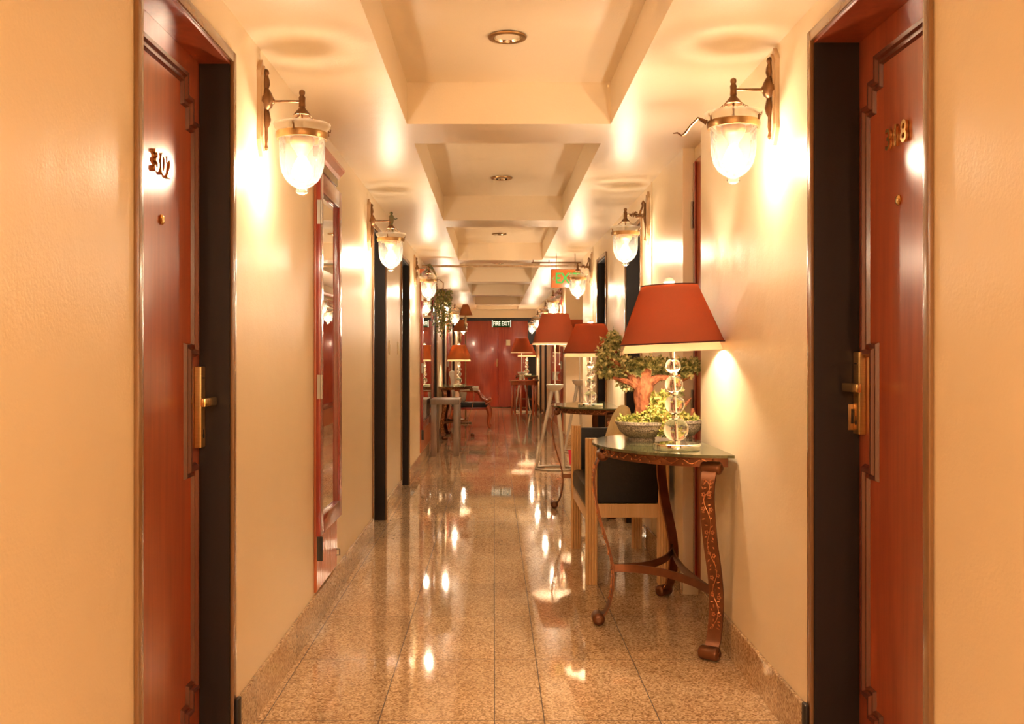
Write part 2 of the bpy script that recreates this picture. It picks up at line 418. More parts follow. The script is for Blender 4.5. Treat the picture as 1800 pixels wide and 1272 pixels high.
def door(idx, side, y0, y1, h, dep, detailed):
    xw = XL if side < 0 else XR
    s = -side                         # direction from wall into corridor
    xf = xw - s*dep                   # leaf face
    d = struct(empty('door_%d' % idx, (0,0,0)))
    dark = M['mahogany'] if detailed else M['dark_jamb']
    def bx(mb, u0, u1, ya, yb, za, zb, bev=0):
        mb.box(min(u0,u1), max(u0,u1), ya, yb, za, zb, bev)
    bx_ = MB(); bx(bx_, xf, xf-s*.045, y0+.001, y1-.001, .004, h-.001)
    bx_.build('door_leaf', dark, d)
    # jamb lining: far jamb, near jamb and head, dark stained
    jm = MB(); t_ = .012
    bx(jm, xf+s*.001, xw, y1-t_, y1, 0, h-t_); bx(jm, xf+s*.001, xw, y0, y0+t_, 0, h-t_)
    jm.build('jamb', M['dark_jamb'], d)
    hd = MB(); bx(hd, xf+s*.001, xw, y0, y1, h-t_, h); hd.build('door_head', M['mahogany'] if detailed else M['dark_jamb'], d)
    fr = MB(); w_ = .03
    for (ya, yb, za, zb) in ((y1-.004, y1+w_, 0, h+w_), (y0-w_, y0+.004, 0, h+w_), (y0+.004, y1-.004, h-.004, h+w_)):
        bx(fr, xw, xw+s*.012, ya, yb, za, zb, .003)
    fr.build('door_frame', M['brown_trim'], d)
    if detailed:
        bb = MB(); bx(bb, xw+s*.012, xw+s*.026, y1+.0, y1+w_+.01, 0, .17, .006); bb.build('plinth_block', M['dark_jamb'], d)
        hy = y1-.076                    # handle side is the far side
        ml = MB(); molding(ml, stepped(y1-y0-.16, .13, 2.075 if side < 0 else 2.11), xf, (lambda u: hy-u), sgn=s)
        ml.build('panel_molding', M['mahogany_molding_shadow'], d)
        pl = MB(); py = y1-.040; hz = 0 if side < 0 else .045
        bx(pl, xf, xf+s*.022, py-.024, py+.024, .965+hz, 1.215+hz, .003); plate = pl.build('handle_plate', M['brushed_brass'], d)
        sl = MB(); bx(sl, xf+s*.0215, xf+s*.0228, py-.012, py+.012, 1.178+hz, 1.181+hz); sl.build('card_slot', M['black_plastic'], plate)
        kh = MB(); kh.tube([(xf+s*.021, py, 1.0+hz), (xf+s*.0235, py, 1.0+hz)], .007, 12); kh.box(min(xf+s*.021,xf+s*.023), max(xf+s*.021,xf+s*.023), py-.003, py+.003, 1.0+hz, 1.02+hz)
        kh.build('keyhole', M['dark_metal'], plate)
        lv = MB(); lv.tube([(xf+s*.02, py, 1.108+hz), (xf+s*.05, py, 1.108+hz)], .010, 14)
        lv.box(min(xf+s*.046, xf+s*.062), max(xf+s*.046, xf+s*.062), py-.115, py+.013, 1.095+hz, 1.121+hz, .005)
        lv.build('lever', M['brass'], d)
        if side > 0:
            st = MB(); bx(st, xf+s*.004, xf+s*.036, y1-t_-.003, y1-t_, 1.02, 1.10, .001); stp = st.build('strike_plate', M['antique_brass'], d)
            st = MB(); bx(st, xf+s*.012, xf+s*.028, y1-t_-.004, y1-t_-.002, 1.04, 1.085); st.build('strike_hole', M['black_plastic'], stp)
        ph = MB(); yy, zz = (2.756, 1.625) if side < 0 else (2.760, 1.68)
        Mx = Matrix.Translation((xf, yy, zz)) @ Matrix.Rotation(s*PI/2, 4, 'Y')
        ph.lathe([(.014,0),(.015,.004),(.011,.008),(.006,.009),(0,.008)], n=20, M=Mx); ph.build('peephole', M['brass'], d)
        txt = '302' if side < 0 else '318'
        ys = (2.700, 2.752, 2.804) if side < 0 else (2.822, 2.768, 2.714)
        zs = 1.775 if side < 0 else 1.858
        for ch, yy in zip(txt, ys):
            text_mesh('number_digit', ch, .085, M['brass'], d, Mtext((xf+s*.005, yy, zs), side), .004, .001)
    return d
n = 1
for i, (a_, b2, h, dp) in enumerate(LD): door(n, -1, a_, b2, h, dp, i == 0); n += 1
for i, (a_, b2, h, dp) in enumerate(RD): door(n, 1, a_, b2, h, dp, i == 0); n += 1
# end of the corridor: double fire door
d = struct(empty('door_%d' % n, (0,0,0)))
MB().box(XL, .086, END, END+.045, .01, 2.07, .002).build('door_leaf', M['end_door_wood'], d)
MB().box(.09, .80, END, END+.045, .01, 2.07, .002).build('door_leaf', M['end_door_wood'], d)
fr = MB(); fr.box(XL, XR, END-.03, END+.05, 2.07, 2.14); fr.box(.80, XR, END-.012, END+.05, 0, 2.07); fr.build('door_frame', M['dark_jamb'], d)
MB().box(.05, .075, END-.012, END, .98, 1.16, .003).build('push_plate', M['antique_brass'], d)

# ------------------------------------------------------------------ small wall fittings
def switch(y, label):
    s_ = empty('light_switch', (XL, y, 1.31)); tag(s_, label, 'light switch')
    MB().box(0, .008, -.04, .04, -.055, .055, .003).build('switch_plate', M['cream_plastic'], s_)
    MB().box(.008, .012, -.014, .014, -.022, .022, .001).build('rocker', M['white_plastic'], s_)
switch(7.85, 'cream rocker switch plate on left wall, just beyond the nearer dark doorway')
switch(8.55, 'cream rocker switch plate on left wall, just before the farther dark doorway')
s_ = empty('wall_notice', (.33, END, 1.55)); tag(s_, 'small pale plate on the red fire door below the green sign', 'plate')
MB().box(-.05, .05, -.01, 0, -.07, .07, .002).build('plate', M['cream_plastic'], s_)

# downlights
dl = empty('downlight', (.052, 3.98, H+CD))
MB().lathe([(.052,-.001),(.074,-.001),(.078,-.004),(.076,-.009),(.066,-.012),(.056,-.010),(.052,-.001)], n=40, cap=False).build('trim_ring', M['antique_brass'], dl)
r_ = MB().lathe([(.054,-.009),(.050,0),(.040,.012),(.0,.014)], n=40, cap=False)
r_.build('reflector', M['chrome'], dl)
dls = [dl]
for y in (7.15, 10.45, 13.8, 17.1, .66, -2.7):
    c_ = copy_tree(dl); c_.location.y = y; dls.append(c_)
for o, lb in zip(dls, ['round recessed downlight with metal trim in the nearest ceiling coffer',
        'round recessed downlight in the second ceiling coffer, beyond the first beam',
        'small recessed downlight in the third ceiling coffer', 'recessed downlight in the fourth ceiling coffer',
        'recessed downlight in the fifth ceiling coffer', 'recessed downlight in the coffer above the camera',
        'recessed downlight in the coffer behind the camera']):
    tag(o, lb, 'ceiling light', 'recessed downlights in the coffers')

for y, pw in ((-.9,6),(-2.7,11),(-4.5,11)):  # unseen area lamps added behind the camera to brighten the near walls
    la = bpy.data.lights.new('added_fill_lamp', 'AREA'); la.shape = 'DISK'; la.size = .5; la.energy = pw; la.color = LIGHT
    lo_ = bpy.data.objects.new('added_fill_lamp', la); lo_.location = (.052, y, H+CD-.02 if y != -.9 else H-.01); col.objects.link(lo_)
# ------------------------------------------------------------------ wall lanterns
def lantern_proto(kind):
    """wall plane at x=0, arm towards +x, rod height z=0"""
    r = empty('wall_lantern')
    poly = []
    for (u, v) in [(-.03,-.10),(-.035,-.14),(-.022,-.165),(0,-.195),(.022,-.165),(.035,-.14),(.03,-.10),(.03,.07),(.035,.10),(.022,.12),(0,.145),(-.022,.12),(-.035,.10),(-.03,.07)]:
        poly.append((u, v))
    Mx = Matrix(((0,0,1,0),(1,0,0,0),(0,1,0,0),(0,0,0,1)))
    bp = MB(); bp.prism(poly, 0, .014, M=Mx); bp.prism([(u*.8, v*.88-.003) for u, v in poly], .014, .022, M=Mx)
    bp.build('back_plate', M['plaque_wood'], r, smooth=False)
    AR = .152
    if kind == 0:
        o = MB(); pr = [(0,.115),(.008,.11),(.011,.10),(.007,.09),(.012,.075),(.014,.06),(.009,.045),(.018,.03),(.026,.012),(.027,-.005),(.020,-.022),(.010,-.03),(.013,-.045),(.017,-.065),(.012,-.085),(.006,-.095),(.007,-.13),(.004,-.15),(.008,-.165),(0,-.175)]
        o.lathe(pr[::-1], c=(.026,0,0), n=14, cap=False)
        o.tube([(.028,0,0),(.055,0,0)], [.020,.009], 12)
        o.build('bracket', M['bronze'], r)
    else:
        o = MB()
        o.tube([(.022,0,-.17),(.028,0,-.16),(.024,0,-.13),(.026,0,-.06),(.030,0,-.02),(.028,0,.04),(.030,0,.07),(.040,0,.085),(.046,0,.07),(.043,0,.05),(.055,0,.02),(.06,0,.0)], [.006,.007,.004,.006,.010,.008,.008,.007,.006,.006,.007,.008], 8)
        o.tube([(.03,0,-.02),(.055,0,-.012),(.08,0,-.015),(.095,0,.0),(.088,0,.014),(.075,0,.010)], [.010,.009,.009,.008,.007,.005], 8)
        o.tube([(.10,0,-.018),(.105,0,.012),(.112,0,-.012),(.13,0,0)], [.004,.010,.008,.004], 8)
        o.build('bracket', M['bronze'], r)
    MB().tube([(.03,0,0),(AR,0,0)], .0045, 8).build('arm', M['bronze'], r)
    fi = MB(); fi.lathe([(.0,-.02),(.012,-.02),(.011,.0),(.012,.012),(.008,.02),(.011,.028),(.010,.036),(0,.042)], c=(AR,0,0), n=12)
    fi.build('finial', M['bronze'], r)
    cp = MB(); cp.lathe([(.009,-.018),(.012,-.026),(.026,-.042),(.031,-.050),(.029,-.052),(.0,-.046)], c=(AR,0,0), n=16, cap=False)
    cp.tube([(AR,0,-.045),(AR,0,-.15)], .0032, 6)
    cp.build('canopy', M['bronze'], r)
    for k in range(3):
        a_ = k*2*PI/3+.4; ch = MB()
        p0 = Vector((AR+.027*math.cos(a_), .027*math.sin(a_), -.05)); p1 = Vector((AR+.093*math.cos(a_), .093*math.sin(a_), -.098))
        nl = 7; dirv = (p1-p0)/nl
        for q in range(nl):
            m0 = p0+dirv*(q+.5); ax = dirv.normalized(); sd = ax.orthogonal().normalized()
            if q % 2: sd = ax.cross(sd)
            ch.tube([m0+ax*dirv.length*.62*math.cos(t*PI/4)+sd*.0042*math.sin(t*PI/4) for t in range(8)], .0011, 4, closed=True)
        ch.tube([p1, p1+Vector((.008*math.cos(a_), .008*math.sin(a_), -.004)), p1+Vector((.009*math.cos(a_), .009*math.sin(a_), .006))], .002, 5)
        ch.tube([p1, p1+Vector((0,0,-.018))], [.002,.004], 5)
        ch.build('chain', M['bronze'], r)
    bd = MB(); bd.lathe([(.083,-.112),(.0905,-.112),(.0915,-.124),(.088,-.136),(.083,-.136)], c=(AR,0,0), n=36, cap=False)
    bd.lathe([(.083,-.136),(.083,-.112)], c=(AR,0,0), n=36, cap=False)
    bd.build('rim_band', M['antique_brass'], r)
    gl = MB(); lip = MB(); lip.lathe([(.100,-.082),(.0985,-.088),(.096,-.094),(.088,-.102),(.082,-.112)], c=(AR,0,0), n=36, cap=False); lip.build('glass_lip', M['lip_glass'], r)
    gl.lathe([(.082,-.112),(.0795,-.135),(.0785,-.17),(.0785,-.20),(.0755,-.23),(.068,-.258),(.055,-.280),(.038,-.295),(.022,-.304),(.016,-.308)], c=(AR,0,0), n=36, cap=False)
    gl.build('glass_bell', M['bell_glass'], r)
    tp = MB(); tp.lathe([(0,-.305),(.015,-.306),(.022,-.312),(.023,-.318),(.017,-.325),(0,-.328)], c=(AR,0,0), n=18, cap=False)
    tp.build('glass_tip', M['bell_glass'], r)
    so = MB(); so.lathe([(.006,-.112),(.026,-.117),(.042,-.128),(.044,-.140),(.038,-.158),(.024,-.178),(.015,-.195),(0,-.195)], c=(AR,0,0), n=20)
    so.build('socket', M['antique_brass'], r)
    bu = MB(); bu.lathe([(.012,-.190),(.015,-.200),(.026,-.219),(.034,-.238),(.034,-.254),(.026,-.270),(.012,-.279),(0,-.281)], c=(AR,0,0), n=16, cap=False)
    bu.build('bulb', M['lantern_bulb_glow'], r)
    return r
LA = lantern_proto(0); LB = lantern_proto(1)
usedA = usedB = False
def place_lantern(kind, side, y, z, label):
    global usedA, usedB
    if kind == 0: o = copy_tree(LA) if usedA else LA; usedA = True
    else: o = copy_tree(LB) if usedB else LB; usedB = True
    o.location = ((XL if side < 0 else XR), y, z); o.rotation_euler.z = 0 if side < 0 else PI
    return tag(o, label, 'wall lamp', 'glass bell lanterns along the corridor walls')
l1 = place_lantern(0,-1,3.50,2.142,'lit glass bell lantern on left wall, nearest, just beyond the door numbered 302')
l2 = place_lantern(0,-1,6.50,2.125,'lit glass bell lantern with greenish figure on its bracket, second on left wall')
l3 = place_lantern(0,-1,10.25,2.14,'lit glass bell lantern third along the left wall, before the trailing plant')
place_lantern(0,-1,13.8,2.13,'lit glass bell lantern fourth along the left wall, beyond the trailing plant')
place_lantern(0,-1,17.0,2.09,'lit glass bell lantern fifth along the left wall')
place_lantern(0,-1,21.9,2.03,'lit glass bell lantern last on the left wall, against the red fire door')
r1 = place_lantern(0,1,3.47,2.175,'lit glass bell lantern on right wall, nearest, just beyond the door numbered 318')
place_lantern(1,1,6.33,2.145,'lit glass bell lantern on scrolled bracket, second on right wall')
place_lantern(1,1,9.97,2.14,'lit glass bell lantern on scrolled bracket in front of the orange exit sign')
place_lantern(1,1,14.1,2.13,'lit glass bell lantern just above the floor lamp shade on the right')
place_lantern(0,1,16.3,2.09,'lit glass bell lantern fifth along the right wall')
place_lantern(0,1,19.2,2.07,'lit glass bell lantern second from last on the right wall')
place_lantern(0,1,22.1,2.05,'lit glass bell lantern last on the right wall, against the red fire door')
place_lantern(0,-1,-.2,2.14,'unseen lit glass bell lantern added on left wall beside the camera')  # this and the next three: out of view, added to light the near walls
place_lantern(0,1,-.2,2.14,'unseen lit glass bell lantern added on right wall beside the camera')
place_lantern(0,-1,-3.8,2.14,'unseen lit glass bell lantern added on left wall behind the camera')
place_lantern(0,1,-3.8,2.14,'unseen lit glass bell lantern added on right wall behind the camera')
# first right lantern: folded scroll arm on its rim
sa = MB(); sa.tube([(.245,0,-.115),(.275,.0,-.10),(.30,-.01,-.125),(.318,-.01,-.15),(.33,-.01,-.158),(.345,-.01,-.148),(.36,-.01,-.15)], [.010,.006,.004,.005,.003,.003,.002], 6)
sa.build('scroll_arm', M['bronze'], r1)
# second left lantern: small verdigris figure on its arm end
fg = MB(); fg.ball((.155,0,.050), .012, 10, 8); fg.lathe([(.009,-.02),(.014,0),(.017,.022),(.012,.036),(.006,.040)], c=(.157,0,0), n=10)
fg.tube([(.157,.008,-.015),(.160,.012,-.04),(.166,.010,-.075)], [.008,.006,.004], 6); fg.tube([(.157,-.008,-.015),(.154,-.008,-.045),(.150,-.006,-.06)], [.008,.006,.004], 6)
fg.tube([(.157,0,.028),(.18,0,.012),(.195,0,.018)], [.006,.004,.004], 6)
fg.build('figure', M['verdigris'], l2)
# third left lantern: leafy ornament over its canopy
fg = MB(); fg.tube([(.12,0,.03),(.16,0,.04),(.20,0,-.02),(.235,0,-.09)], [.006,.016,.014,.004], 8); fg.tube([(.15,0,.03),(.125,0,-.02),(.095,0,-.06)], [.010,.008,.003], 6)
fg.build('leaf_ornament', M['verdigris'], l3)

# ------------------------------------------------------------------ table lamp
def shade_pts(rb, rt, h, th=.003):
    return [(rb,0),(rt,h),(rt-th,h),(rb-th,0),(rb,0)]
def table_lamp_proto():
    r = empty('table_lamp')
    MB().lathe([(.0,0),(.097,0),(.098,.003),(.098,.025),(.095,.028),(0,.028)], n=48, cap=False).build('base', M['chrome'], r)
    for z, q in ((.086,.052),(.195,.042),(.281,.038),(.360,.032)):
        MB().ball((0,0,z), q, 32, 20).build('glass_ball', M['crystal'], r)
    for z in (.032,.1405,.240,.3235): MB().lathe([(.0,z-.004),(.016,z-.004),(.016,z+.006),(0,z+.006)], n=20, cap=False).build('collar', M['chrome'], r)
    MB().tube([(0,0,.028),(0,0,.60)], .0055, 10).build('stem', M['chrome'], r)
    MB().lathe([(.009,.392),(.012,.40),(.012,.45),(.009,.46)], n=14).build('neck', M['chrome'], r)
    sh = MB().lathe(shade_pts(.215,.116,.25), c=(0,0,.456), n=64, cap=False).build('shade', M['shade_red'], r)
    b_ = MB(); b_.lathe([(.2165,0),(.2165,.006),(.213,.006),(.213,0),(.2165,0)], c=(0,0,.454), n=64, cap=False)
    b_.build('lower_trim', M['dark_shade_trim'], sh)
    b_ = MB(); b_.lathe([(.1175,0),(.1175,.005),(.114,.005),(.114,0),(.1175,0)], c=(0,0,.703), n=64, cap=False)
    b_.build('upper_trim', M['dark_shade_trim'], sh)
    MB().lathe(shade_pts(.2075,.110,.265,.002), c=(.0,0,.422), n=64, cap=False).build('shade_liner', M['shade_liner'], r)
    sp = MB()
    for k in range(3):
        a_ = k*2*PI/3; sp.tube([(0,0,.66),(.107*math.cos(a_),.107*math.sin(a_),.69)], .0016, 5)
    sp.build('shade_spider', M['chrome'], r)
    MB().lathe([(0,.60),(.006,.60),(.006,.705),(.019,.710),(.024,.722),(.016,.736),(0,.742)], n=16, cap=False).build('finial', M['white_plastic'], r)
    MB().ball((0,0,.545), .034, 16, 10).build('bulb', M['lamp_bulb_glow'], r)
    return r
TL = table_lamp_proto(); TT = .844     # table top height
TL.location = (.785,4.28,TT+.0005); TL.scale = (1.03,1.03,1); tag(TL, 'lit table lamp with red shade and crystal ball stem on nearest half-moon table', 'table lamp', 'crystal ball table lamps')
o = copy_tree(TL); o.location = (.757,7.85,TT+.0005); o.scale = (1,1,.925); tag(o, 'lit table lamp with red shade on second half-moon table beyond the wide armchair', 'table lamp', 'crystal ball table lamps')
o = copy_tree(TL); o.location = (-.545,15.35,.785); o.scale = (.88,.88,.88); tag(o, 'lit table lamp with amber shade on half-moon table at left wall', 'table lamp', 'crystal ball table lamps')
o3 = o
for ch in bpy.data.objects:
    if ch.parent == o3 and ch.name.startswith('shade.'):
        ch.data = ch.data.copy(); ch.data.materials[0] = M['shade_orange']
o = copy_tree(TL); o.location = (.742,22.75,TT-.05); tag(o, 'lit table lamp on far half-moon table beside the red fire door', 'table lamp', 'crystal ball table lamps')

for ch in bpy.data.objects:            # the nearest lamp leans slightly; its base stays flat
    if ch.parent == TL and not ch.name.startswith('base'): ch.rotation_euler.y = -math.radians(2.6)
# ------------------------------------------------------------------ half-moon table
def demi_table():
    """origin at wall, centre of the flat side; depth towards -x; length along y"""
    r = empty('half_moon_table')
    A, B = .515, .60
    def arc(a, b, n=40): return [(-a*math.sin(PI*i/n), -b*math.cos(PI*i/n)) for i in range(n+1)]
    tp = MB(); tp.prism(arc(A,B), TT-.012, TT); tp.build('table_top', M['green_marble'], r)
    ap = MB(); pts = [(x-.012, y, TT-.034) for x, y in arc(A-.06, B-.07)]
    ap.strap(pts, (0,0,1), .042, .010); apn = ap.build('apron', M['copper_strap'], r)
    rl = MB()
    random.seed(3)
    pa = arc(A-.053, B-.063, 120)
    vine = []
    for i in range(4, 116):
        x, y = pa[i]; vine.append((x-.012, y, TT-.034+.010*math.sin(i*.9)))
    rl.tube(vine, .0016, 4)
    for i in range(5, 115, 2):
        x, y = pa[i]; s_ = 1 if i % 4 == 1 else -1
        rl.ball((x-.013, y, TT-.034+s_*.009), .0045, 6, 4)
    rl.build('floral_relief', M['copper_relief'], apn)
    prof = [(x_*1.2, z_) for x_, z_ in [(-.012,.800),(.004,.785),(.018,.755),(.028,.71),(.030,.66),(.022,.58),(.004,.48),(-.022,.38),(-.040,.29),(-.044,.21),(-.036,.13),(-.022,.075),(-.006,.045)]]
    P2 = []
    for i in range(len(prof)-1):                     # smooth the profile (Catmull-Rom)
        p0 = Vector(prof[max(i-1,0)]); p1 = Vector(prof[i]); p2 = Vector(prof[i+1]); p3 = Vector(prof[min(i+2,len(prof)-1)])
        for q in range(4):
            t = q/4; P2.append(.5*((2*p1)+(-p0+p2)*t+(2*p0-5*p1+4*p2-p3)*t*t+(-p0+3*p1-3*p2+p3)*t**3))
    P2.append(Vector(prof[-1]))
    legs = [((-.475,.0),(-1,0)), ((-.082,-.535),(-.60,-.80)), ((-.082,.535),(-.60,.80))]
    mids = []
    for (bx_, by_), d_ in legs:
        d_ = Vector((d_[0], d_[1], 0)).normalized(); w_ = Vector((-d_.y, d_.x, 0))
        base = Vector((bx_, by_, 0))
        lg = MB(); lg.strap([base+d_*p.x+Vector((0,0,p.y)) for p in P2], w_, .062, .009)
        for cz, rr, of in ((.787,.027,-.004),(.030,.029,.016)):
            c0 = base+d_*of+Vector((0,0,cz))
            ws = .045
            lg.tube([c0-w_*ws, c0-w_*(ws-.006), c0-w_*(ws-.012), c0+w_*(ws-.012), c0+w_*(ws-.006), c0+w_*ws], [rr*.55,rr*.9,rr,rr,rr*.9,rr*.55], 18)
            lg.tube([c0-w_*(ws+.003), c0+w_*(ws+.003)], rr*.4, 10)
        leg = lg.build('leg', M['copper_strap'], r)
        rf = MB(); random.seed(11)
        v = []
        m_ = [p for p in P2 if .10 < p.y < .735]
        for i, p in enumerate(m_):
            v.append(base+d_*(p.x+.0055)+w_*(.013*math.sin(i*.75))+Vector((0,0,p.y)))
        rf.tube(v, .0016, 4)
        for i, p in enumerate(m_):
            for s_ in (-1, 1):
                c0 = base+d_*(p.x+.0055)+w_*(s_*random.uniform(.008,.019))+Vector((0,0,p.y+random.uniform(-.008,.008)))
                if i % 4 == 0:
                    for a_ in range(5):
                        cc = c0+w_*.0062*math.cos(a_*2*PI/5)+Vector((0,0,.0062*math.sin(a_*2*PI/5))); rf.ball(cc, .0038, 6, 4)
                else:
                    an = random.uniform(0, PI); dd = w_*math.cos(an)+Vector((0,0,math.sin(an)))
                    rf.tube([c0-dd*.007, c0, c0+dd*.007], [.0008,.0032,.0008], 5)
        rf.build('floral_relief', M['copper_relief'], leg)
        mids.append(base+d_*(-.043)+Vector((0,0,.262)))
    ce = (mids[0]+mids[1]+mids[2])/3 + Vector((.04,0,0))
    for i, j in ((0,1),(0,2),(1,2)):
        a_, b_ = mids[i], mids[j]; st = MB()
        pts = []
        for q in range(17):
            t = q/16; pts.append((1-t)**2*a_+2*t*(1-t)*(ce*1.0)+t*t*b_)
        st.strap(pts, (0,0,1), .036, .007); s2 = st.build('stretcher', M['copper_strap'], r)
    return r
DT = demi_table(); DT.location = (XR-.012,4.63,0)
tag(DT, 'half-moon table with green marble top and copper scroll legs, nearest on right wall', 'table', 'half-moon marble tables')
o = copy_tree(DT); o.location = (XR-.002,8.15,0); tag(o, 'half-moon marble table beyond the wide armchair on right wall', 'table', 'half-moon marble tables')
o = copy_tree(DT); o.location = (XL+.002,15.25,-.0); o.rotation_euler.z = PI; o.scale = (1,1,.93); tag(o, 'half-moon marble table at left wall beside the carved armchair', 'table', 'half-moon marble tables')
o = copy_tree(DT); o.location = (XR-.002,22.85,0); o.scale = (1,1,.94); tag(o, 'half-moon table at right wall by the fire door, behind round red table', 'table', 'half-moon marble tables')

# ------------------------------------------------------------------ bonsai
def leaf(bm, c, d, up, s):
    w = d.cross(up).normalized()*s*.28
    vs = [bm.verts.new(c), bm.verts.new(c+d*s*.5+w), bm.verts.new(c+d*s), bm.verts.new(c+d*s*.5-w)]
    bm.faces.new(vs)
def rv():
    while True:
        v = Vector((random.uniform(-1,1), random.uniform(-1,1), random.uniform(-1,1)))
        if .1 < v.length < 1: return v
def foliage(name, blobs, m_, parent, dens, size, seed):
    random.seed(seed); mb = MB()
    for c, rad in blobs:
        n_ = int(dens*rad[0]*rad[1]*rad[2]*1e6)
        for _ in range(n_):
            v = rv(); p = Vector(c)+Vector((v.x*rad[0], v.y*rad[1], v.z*rad[2]))
            for q in range(6):
                dd = rv().normalized(); leaf(mb.bm, p, dd, rv().normalized(), size*random.uniform(.7,1.3))
    me = bpy.data.meshes.new(name); mb.bm.to_mesh(me); mb.bm.free(); me.materials.append(m_)
    o_ = bpy.data.objects.new(name, me); col.objects.link(o_); o_.parent = parent; return o_
def pot(parent, r_):
    MB().lathe([(0,0),(r_*.48,0),(r_*.50,.012),(r_*.46,.018),(r_*.62,.026),(r_*.84,.048),(r_*.93,.068),(r_*.94,.078),(r_*1.0,.082),(r_*1.0,.094),(r_*.93,.096),(r_*.88,.084),(0,.082)], n=48, cap=False).build('pot', M['stoneware'], parent)
b1 = empty('bonsai_tree', (.697,4.70,TT)); tag(b1, 'bonsai tree with thick orange trunk in left speckled pot on nearest table', 'bonsai')
pot(b1, .125)
tr = MB()
tr.tube([(.01,0,.075),(.0,0,.11),(.004,0,.16),(.0,0,.21),(.01,0,.26),(.01,0,.30),(.03,0,.34)], [.052,.040,.036,.042,.046,.034,.016], 12)
tr.tube([(.0,0,.24),(-.05,0,.275),(-.10,0,.29),(-.14,-.01,.30)], [.030,.016,.011,.006], 8)
tr.tube([(-.02,0,.26),(-.07,.01,.33),(-.13,.02,.355),(-.19,.02,.345)], [.028,.015,.010,.005], 8)
tr.tube([(-.05,.01,.31),(-.12,.0,.37),(-.17,.0,.40)], [.014,.009,.004], 8)
tr.tube([(.02,0,.27),(.08,.0,.30),(.14,.0,.30),(.18,-.01,.31)], [.030,.016,.010,.006], 8)
tr.build('trunk', M['trunk'], b1)
foliage('leaves', [((-.10,.05,.345),(.085,.07,.060)), ((-.02,.05,.325),(.095,.08,.058)), ((.05,.06,.355),(.09,.07,.048)), ((-.165,.04,.40),(.045,.05,.065)), ((-.13,.11,.47),(.045,.04,.055)), ((-.05,.04,.275),(.06,.05,.035)),((-.18,.03,.345),(.035,.04,.045))], M['bonsai_leaf'], b1, .8, .022, 5)
foliage('moss', [((-.07,0,.10),(.05,.07,.02)), ((.02,-.03,.105),(.08,.07,.03)), ((.06,-.05,.13),(.06,.06,.05)), ((.09,-.07,.075),(.035,.035,.05)), ((.08,-.02,.19),(.05,.05,.05))], M['moss_leaf'], b1, 1.2, .019, 6)
b2 = empty('bonsai_tree', (.903,4.80,TT)); tag(b2, 'second bonsai in right speckled pot partly hidden behind the nearest lamp stem', 'bonsai')
pot(b2, .105)
tr = MB()
tr.tube([(.0,0,.075),(-.02,0,.12),(-.05,0,.19),(-.04,0,.25),(.0,0,.29),(.05,0,.31),(.07,0,.325)], [.030,.020,.018,.018,.014,.010,.005], 10)
tr.tube([(-.03,0,.15),(.02,0,.17),(.045,0,.20)], [.014,.010,.004], 8)
tr.tube([(.05,0,.08),(.055,0,.12),(.052,0,.15)], [.016,.014,.008], 8)
tr.build('trunk', M['trunk'], b2)
foliage('leaves', [((-.02,.0,.345),(.085,.06,.045)), ((.045,.0,.345),(.05,.05,.042)), ((-.08,.02,.33),(.05,.06,.04)), ((-.03,-.02,.21),(.03,.03,.035))], M['bonsai_leaf'], b2, .8, .021, 8)
foliage('moss', [((.0,0,.10),(.085,.07,.022)), ((-.04,-.03,.14),(.05,.05,.05)), ((-.06,-.05,.09),(.04,.04,.04))], M['moss_leaf'], b2, 1.2, .018, 9)

# ------------------------------------------------------------------ wide fluted armchair
ch_ = empty('armchair', (.5,5.42,0)); tag(ch_, 'wide low armchair with fluted blond wood posts and black leather panels', 'chair')
def fluted(mb, x0, x1, y0, y1, z0, z1, nf=4):
    pts = []; 
    def side(a, b):
        a = Vector(a); b = Vector(b); d_ = (b-a); nrm = Vector((d_.y, -d_.x)).normalized(); k_ = 24
        for i in range(k_):
            t = i/k_; g = abs(math.sin(t*PI*nf)); pts.append(tuple(a+d_*t - nrm*(.007*(1-g))))
    side((x0,y0),(x1,y0)); side((x1,y0),(x1,y1)); side((x1,y1),(x0,y1)); side((x0,y1),(x0,y0))
    mb.prism(pts, z0, z1)
W_, D_ = 1.08, .455
for (x, y) in ((0,0),(D_-.062,0),(0,W_-.07),(D_-.062,W_-.07)):
    q = MB(); fluted(q, x, x+.062, y, y+.065, 0, .795); q.build('leg', M['oak'], ch_, smooth=True, ang=50)
def rail(mb, x0, x1, y0, y1, z0, z1, axis):
    n_ = 26; 
    if axis == 'x':
        L_ = x1-x0
        for i in range(n_): mb.box(x0+L_*i/n_+.001, x0+L_*(i+1)/n_-.001, y0, y1, z0, z1, .0)
        mb.box(x0, x1, y0+.003, y1-.003, z0+.001, z1-.001)
    else: mb.box(x0, x1, y0, y1, z0, z1, .004)
q = MB(); rail(q, .062, D_-.062, .008, .055, .365, .44, 'x'); q.build('side_rail', M['oak'], ch_)
q = MB(); rail(q, .062, D_-.062, W_-.06, W_-.012, .365, .44, 'x'); q.build('side_rail', M['oak'], ch_)
q = MB(); rail(q, .008, .05, .065, W_-.07, .33, .40, 'y'); q.build('front_rail', M['oak'], ch_)
for y in (.012, W_-.065):
    q = MB(); q.box(.060, D_-.060, y, y+.045, .442, .78, .008); q.build('side_panel', M['black_leather'], ch_)
q = MB(); q.box(.005, D_-.05, .062, W_-.067, .402, .515, .03); q.build('seat', M['black_leather'], ch_)
q = MB(); q.box(D_-.055, D_-.01, .066, W_-.071, .44, .785, .01); q.build('backrest', M['black_leather'], ch_)
